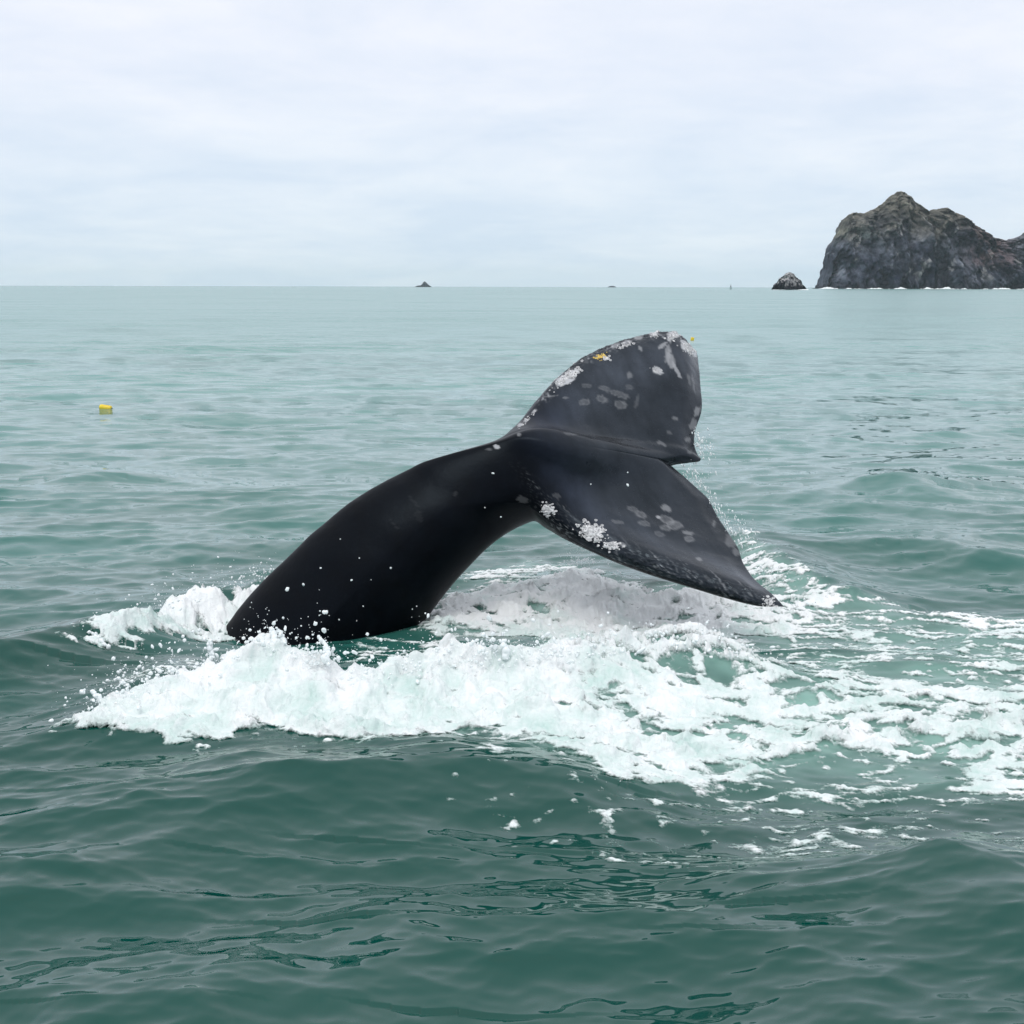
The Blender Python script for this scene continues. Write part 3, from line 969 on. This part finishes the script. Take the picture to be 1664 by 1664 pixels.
cr = RIDGES[0][0]; ch = RIDGES[0][1]
for i in range(1, 15):
    a, b_ = cr[i], cr[i + 1]
    n = int(np.linalg.norm(b_ - a) * 1300)
    for _ in range(n):
        t = rng.random()
        p = a + (b_ - a) * t + rng.normal(0, .07, 2)
        PP.append(np.array([p[0], p[1], ch[i] * (1 - t) + ch[i + 1] * t + rng.exponential(.05)]))
        RR.append(.0016 + .0085 * rng.random() ** 6); ST.append(rng.normal(0, .38, 3))
for (r_, n_) in ((1, 260), (2, 200)):
    cr = RIDGES[r_][0]; ch = RIDGES[r_][1]
    for i in range(len(cr) - 1):
        a, b_ = cr[i], cr[i + 1]
        for _ in range(int(np.linalg.norm(b_ - a) * n_)):
            t = rng.random()
            p = a + (b_ - a) * t + rng.normal(0, .06, 2)
            PP.append(np.array([p[0], p[1], ch[i] * (1 - t) + ch[i + 1] * t + rng.exponential(.045)]))
            RR.append(.0019 + .006 * rng.random() ** 4.5); ST.append(rng.normal(0, .38, 3))
for k in range(44):
    u_ = rng.uniform(150, 1000)
    v_ = np.interp(u_, [150, 350, 500, 620, 760, 1000], [1212, 1222, 1230, 1220, 1180, 1265]) + rng.normal(0, 8)
    burst(u_, v_, .012, 10, .07, .05, .012, .0022, .009)
burst(200, 1165, .03, 190, .10, .12, .07, .0025, .012, (-.3, 0))
burst(170, 1185, .02, 110, .11, .10, .04, .002, .010, (-.5, 0))
burst(110, 1195, .01, 40, .10, .10, .03, .002, .008)
burst(215, 1100, .08, 80, .06, .10, .06, .002, .010)
burst(280, 1105, .16, 60, .06, .06, .07, .003, .012)
burst(340, 1085, .20, 60, .05, .05, .07, .003, .012)
burst(440, 1050, .33, 110, .05, .05, .06, .003, .013)
burst(520, 1072, .29, 90, .05, .05, .06, .003, .012)
burst(800, 1062, .26, 60, .05, .05, .045, .003, .014)
burst(880, 1056, .25, 50, .06, .05, .04, .003, .011)
burst(945, 912, .17, 160, .07, .08, .05, .002, .008)
burst(170, 1040, .06, 50, .10, .06, .05, .003, .009)
burst(1260, 930, .08, 110, .16, .16, .02, .002, .009)
burst(1200, 1060, .16, 50, .12, .05, .03, .003, .008)
jet((205, 1180, .03), (185, 1150, .10), (150, 1125, .17), .010, .014, 18)
jet((205, 1160, .06), (210, 1120, .12), (200, 1108, .16), .008, .007, 12)
jet((445, 1055, .33), (452, 1035, .38), (440, 1024, .41), .020, .012, 12)
jet((460, 1050, .33), (462, 1035, .38), (455, 1026, .40), .016, .009, 10)
jet((530, 1072, .30), (536, 1050, .35), (518, 1036, .38), .017, .009, 14)
jet((345, 1070, .24), (340, 1050, .30), (343, 1042, .33), .015, .013, 8)
jet((175, 1052, .06), (160, 1035, .10), (146, 1026, .13), .012, .010, 12)
jet((150, 1056, .05), (135, 1052, .07), (118, 1050, .08), .010, .006, 10)
jet((822, 1066, .26), (824, 1056, .29), (818, 1050, .31), .022, .018, 8)
jet((150, 1202, .01), (120, 1200, .02), (95, 1196, .03), .012, .005, 14)
drops('splash_droplets', PP, RR, ST, 'white spray and droplets thrown up along the crests of the foam')

# water running off the trailing edges of the flukes
PP, RR, ST = [], [], []
for (u0, v0, u1, v1, yy, n, s_) in [(1128, 700, 1156, 738, 9.85, 34, 4), (1130, 715, 1142, 745, 9.85, 14, 3), (1125, 758, 1148, 800, 9.7, 34, 6), (1112, 760, 1128, 790, 9.66, 22, 5),
                                    (1148, 800, 1175, 845, 9.4, 40, 8), (1172, 835, 1200, 880, 9.2, 40, 12), (1196, 850, 1225, 890, 9.3, 26, 12), (1150, 700, 1166, 790, 9.8, 10, 8)]:
    for _ in range(int(n * 2.4)):
        t = rng.random()
        u = u0 + (u1 - u0) * t + rng.normal(0, s_ * (.4 + t)); v = v0 + (v1 - v0) * t + rng.normal(0, s_)
        PP.append(at(u, v, yy + rng.normal(0, .06))); RR.append(.0018 + .0045 * rng.random() ** 3); ST.append(np.array([0.25, 0, -1.0]) * rng.uniform(.3, 1.6))
# bright drops flying in front of the tail stock
for (u, v, r) in [(493, 950, .010), (571, 943, .008), (635, 923, .008), (584, 907, .006), (553, 876, .005), (521, 923, .007), (603, 942, .004), (520, 993, .007), (519, 1000, .006), (590, 985, .006),
                  (677, 985, .006), (670, 990, .005), (801, 769, .007), (814, 840, .006), (788, 825, .006), (1020, 788, .010), (1020, 768, .006), (960, 787, .005), (551, 1007, .006)]:
    PP.append(at(u, v, 8.55)); RR.append(r * .8); ST.append(rng.normal(0, .2, 3))
drops('falling_drips', PP, RR, ST, 'thin streams of droplets falling off the trailing edge of the flukes')

# ------------------------------------------------------------------ rocks
def rock(name, outline, Yd, depth, nx, ny, label, seed, shade, cat='rock', rough=1.0, jag=.05):
    """a sea stack: ridge line height from the outline (pixel x, pixel y), dropping to the sea in front and behind"""
    o = np.array(outline, float)
    P = at(o[:, 0], o[:, 1], np.full(len(o), Yd))
    xs = np.linspace(P[0, 0], P[-1, 0], nx)
    prof = np.interp(xs, P[:, 0], P[:, 2])
    Hm = prof.max()
    step = (xs[-1] - xs[0]) / nx
    prof = prof + Hm * jag * fbm(xs / Hm * 9, xs * 0 + seed, 4, seed, .6) * np.clip(prof / Hm * 3, 0, 1)
    # s runs from the front foot (-1) over the ridge (0) to the back foot (1)
    s = np.r_[np.linspace(-1, 0, int(ny * .72)), np.linspace(0, 1, int(ny * .28))[1:]]
    Sg, Xg = np.meshgrid(s, xs, indexing='ij')
    Pg = np.repeat(prof[None], len(s), 0)
    gully = fbm(Xg / Hm * 3.0, Sg * 1.1, 5, seed + 3, .55, 'r')
    blk = fbm(Xg / Hm * 7.0 + Sg, Sg * 3.5, 5, seed + 9, .6)
    cliff = np.where(Sg < 0, np.clip(1 - np.abs(Sg) ** 2.0, 0, 1), np.clip(1 - Sg ** 1.5, 0, 1))
    zg = Pg * cliff
    away = np.clip(np.abs(Sg) * 5, 0, 1)
    yoff = Sg * depth * (0.25 + 0.75 * np.clip(Pg / Hm, 0, 1)) + away * rough * Hm * (0.34 * gully + 0.30 * blk + 0.10 * fbm(Xg / Hm * 22, Sg * 16, 4, seed + 30, .6))
    zg = zg + away * np.clip(Pg / Hm, 0.1, 1) * np.clip(zg / Hm * 4, 0, 1) * Hm * 0.06 * blk
    xg = Xg + away * rough * Hm * .03 * fbm(Xg / Hm * 8, Sg * 6, 3, seed + 20)
    xg = xg + Hm * .02 * np.clip(1 - (Xg - xs[0]) / (xs[-1] - xs[0]) * 4, 0, 1) + Hm * .035 * rough * fbm(zg / Hm * 7, Xg / Hm * 2.5, 4, seed + 41, .6) * np.clip(zg / Hm * 5, 0, 1)
    zg = np.where(np.abs(Sg) > .995, -3.0, zg)
    V = np.stack([xg, Yd + yoff, zg], -1).reshape(-1, 3)
    colr = shade(Xg.ravel(), Sg.ravel(), zg.ravel() / Hm, gully.ravel(), blk.ravel(), (Xg.ravel() - xs[0]) / (xs[-1] - xs[0]))
    ob = mesh_np(name, V, grid_faces(len(s), nx), [M_rock], attrs={'rock': colr})
    return tag(ob, label, cat), P


def shade_island(x, s, z, gu, bl, f):
    dark = np.array([.024, .032, .056]); grey = np.array([.118, .128, .152]); olive = np.array([.140, .130, .100])
    pale = np.array([.34, .34, .335]); rust = np.array([.140, .088, .084])
    big = fbm(x / 55.0, z * 3.0, 5, 211, .6); small = fbm(x / 9.0 + z * 2.0, z * 6.5 - x / 60.0, 5, 215, .68)
    rocky = np.clip(.42 + 1.1 * big + .8 * small + .35 * gu + (z - .45) * .5, 0, 1)[:, None]
    c = dark * (1 - rocky) + grey * rocky
    veg = np.clip(sstep(.48, .78, z + .30 * big + .10 * small) + sstep(.10, .0, f) * sstep(.45, .6, z) * .8, 0, 1)[:, None] * .85
    c = c * (1 - veg) + olive * veg
    rs = (sstep(.38, .48, f) * (1 - sstep(.52, .62, f)) * sstep(.14, .30, z) * sstep(-.25, .2, big + small))[:, None] * .75
    c = c * (1 - rs) + rust * rs
    streak = fbm(x / 40.0 - z * 4.5, z * 2.5 + x / 60.0, 4, 222, .6) + .5 * small
    ps = (sstep(.22, .46, streak) * (1 - veg[:, 0] * .7) * sstep(.04, .16, z) * (1 - sstep(.40, .75, f) * .75))[:, None] * .75
    c = c * (1 - ps) + pale * ps
    foot = (1 - sstep(.02, .09, z + .03 * small))[:, None] * .7
    c = c * (1 - foot) + np.array([.028, .031, .040]) * foot
    return 1.35 * c * np.clip(1 + 1.5 * small + .9 * big + .5 * gu, .25, 2.0)[:, None] * .85


def shade_guano(x, s, z, gu, bl, f):
    dark = np.array([.030, .034, .044]); pale = np.array([.62, .62, .63])
    p = sstep(-.12, .20, bl + .25 * gu + (z - .5) * .5)[:, None] * sstep(.12, .3, z)[:, None]
    return dark * (1 - p) + pale * p


def shade_dark(x, s, z, gu, bl, f):
    return np.array([.05, .06, .075]) * (1 + .5 * np.clip(bl, -1, 1))[:, None]


isl = [(1325, 469), (1333, 466), (1336, 450), (1340, 436), (1342, 418), (1350, 404), (1353, 388), (1362, 374), (1369, 360), (1377, 349), (1389, 344), (1405, 347),
       (1416, 340), (1432, 331), (1443, 322), (1447, 317), (1462, 313), (1474, 317), (1487, 327), (1499, 340), (1512, 342), (1524, 339), (1538, 339), (1552, 346),
       (1566, 356), (1580, 364), (1597, 375), (1612, 384), (1630, 391), (1644, 390), (1656, 386), (1672, 374), (1690, 368), (1720, 380), (1760, 402), (1800, 430), (1840, 462), (1850, 469)]
island, isl_P = rock('rocky_island', isl, 2300.0, 150.0, 420, 150, 'big steep rocky island with olive top on the right horizon', 301, shade_island, 'island', jag=.035)
stack_o = [(1255, 470), (1257, 463), (1263, 458), (1266, 452), (1272, 449), (1277, 444), (1283, 442), (1290, 445), (1294, 451), (1301, 455), (1304, 462), (1308, 466), (1309, 470)]
rk1, rk1_P = rock('sea_rock', stack_o, 1250.0, 12.0, 150, 70, 'small pale streaked sea rock just left of the big island', 401, shade_guano, jag=.05)
far_o = [(675, 465.5), (679, 464), (684, 463.6), (686, 461.5), (688, 458.5), (690, 457), (692, 458.5), (695, 461.5), (698, 464), (701, 465.5)]
rk2, _ = rock('sea_rock', far_o, 5200.0, 26.0, 60, 40, 'tiny dark peaked rock alone on the left half of the horizon', 501, shade_dark, jag=.03)
low_o = [(988, 466.3), (990, 465.2), (993, 464.6), (997, 464.5), (999, 465.2), (1001, 466.3)]
rk3, _ = rock('sea_rock', low_o, 6500.0, 20.0, 40, 30, 'faint low flat rock on the horizon above the far fluke', 601, shade_dark, jag=.03)

# surf along the island and stack
def surf(name, x0, x1, yd, n, amp, label, seed, gap=0.0):
    xs = np.linspace(x0, x1, n)
    hgt = np.clip(.15 + 1.6 * fbm(xs / 22.0, xs * 0 + seed, 4, seed, .6) - gap, 0.02, 2) * amp
    rows = []
    for k, (dy, f) in enumerate(((-6, -.4), (-4.5, .5), (-2.5, 1.0), (0, .8), (3, .2))):
        rows.append(np.c_[xs, yd + dy + 1.5 * fbm(xs / 9.0, xs * 0 + k, 2, seed + 5), hgt * f])
    return tag(mesh_np(name, np.concatenate(rows), grid_faces(5, n), [M_foam], attrs={'thick_lit': np.full(5 * n, .9), 'film': np.full(5 * n, 1.0)}), label, 'foam', kind='stuff')


def ground_x(u, Y):
    return float(at(np.array(u), np.array(468.0), np.array(Y))[0])


surf('surf_line', ground_x(1328, 2140), ground_x(1850, 2140), 2140.0, 500, 4.2, 'white surf breaking along the foot of the big island', 701)
surf('surf_line', ground_x(1254, 1234), ground_x(1312, 1234), 1234.0, 90, 1.0, 'thin white surf round the foot of the small rock', 711)

# ------------------------------------------------------------------ floats and marker buoy
def lathe(name, prof, seg, material, parent=None):
    prof = np.array(prof, float)
    an = np.linspace(0, 2 * np.pi, seg, endpoint=False)
    V = np.stack([prof[:, None, 0] * np.cos(an), prof[:, None, 0] * np.sin(an), np.repeat(prof[:, 1:2], seg, 1)], -1).reshape(-1, 3)
    return mesh_np(name, V, grid_faces(len(prof), seg, True), [material], parent=parent)


def sea_z(x, y):
    a, b_, c = sea(np.array([x]), np.array([y]), np.array([0.25]))
    return float(c[0])


def make_float(loc, rot, R_, L_, label):
    e = bpy.data.objects.new('fishing_float', None)
    COL.objects.link(e)
    tag(e, label, 'float', 'yellow floats on the water')
    h = L_ / 2
    body = lathe('body', [(.001, -h), (R_ * .45, -h), (R_ * .8, -h * .95), (R_ * .97, -h * .84), (R_, -h * .7), (R_, h * .62), (R_ * .96, h * .66), (R_, h * .7),
                          (R_ * .97, h * .84), (R_ * .8, h * .95), (R_ * .45, h), (.001, h)], 24, M_yel, e)
    eye = lathe('rope_eye', [(R_ * .30, h * .99), (R_ * .34, h * 1.06), (R_ * .24, h * 1.14), (R_ * .12, h * 1.1), (R_ * .14, h * 1.0)], 12, M_rope, e)
    e.location = loc
    e.rotation_euler = rot
    return e


p = ground(172, 668)
make_float((p[0], p[1], sea_z(p[0], p[1]) + .008), (0, math.radians(97), math.radians(-12)), .052, .225, 'yellow cylinder float lying on its side far left on open water')
p = ground(1125, 552)
make_float((p[0], p[1], sea_z(p[0], p[1]) + .05), (math.radians(12), math.radians(8), 0), .075, .18, 'small yellow float in the distance just beyond the raised fluke tip')

bx_ = at(np.array(1187.5), np.array(467.0), np.array(1500.0))
buoy = bpy.data.objects.new('marker_buoy', None)
COL.objects.link(buoy)
buoy.location = (bx_[0], 1500.0, 0)
tag(buoy, 'thin grey navigation buoy on the horizon left of the small rock', 'buoy')
lathe('hull', [(.01, -.6), (1.1, -.6), (1.25, 0), (1.2, .5), (.9, .7), (.01, .72)], 16, M_steel, buoy)
for a in (0.8, 2.37, 3.94, 5.5):
    ca, sa = math.cos(a), math.sin(a)
    Vl = []
    for z0, r0 in ((.6, .85), (4.1, .22)):
        for dx_, dy_ in ((-.07, -.07), (.07, -.07), (.07, .07), (-.07, .07)):
            Vl.append((r0 * ca + dx_, r0 * sa + dy_, z0))
    mesh_np('tower_leg', np.array(Vl), np.array([(0, 1, 5, 4), (1, 2, 6, 5), (2, 3, 7, 6), (3, 0, 4, 7), (4, 5, 6, 7), (3, 2, 1, 0)]), [M_steel], smooth=False, parent=buoy)
lathe('day_mark', [(.01, 2.0), (.62, 2.0), (.5, 3.2), (.01, 3.25)], 12, M_steel, buoy)
lathe('lantern', [(.01, 4.1), (.3, 4.1), (.26, 4.4), (.2, 4.8), (.12, 5.0), (.05, 5.6), (.01, 5.6)], 12, M_steel, buoy)

# ------------------------------------------------------------------ sea haze
M_haze = bpy.data.materials.new('sea_haze')
M_haze.use_nodes = True
t = M_haze.node_tree
for n in list(t.nodes):
    t.nodes.remove(n)
pv_ = t.nodes.new('ShaderNodeVolumePrincipled')
pv_.inputs['Color'].default_value = (.90, .96, 1.0, 1)
pv_.inputs['Density'].default_value = HAZE_D
pv_.inputs['Anisotropy'].default_value = 0.2
ho = t.nodes.new('ShaderNodeOutputMaterial')
t.links.new(pv_.outputs[0], ho.inputs['Volume'])
b_ = 23000.0
z0, z1 = -30.0, 215.0
hv = [(sx * b_, sy * b_, sz) for sz in (z0, z1) for sy in (-1, 1) for sx in (-1, 1)]
haze = mesh_np('haze', np.array(hv), np.array([(0, 2, 3, 1), (4, 5, 7, 6), (0, 1, 5, 4), (2, 6, 7, 3), (0, 4, 6, 2), (1, 3, 7, 5)]), [M_haze], smooth=False)
tag(haze, kind='stuff')
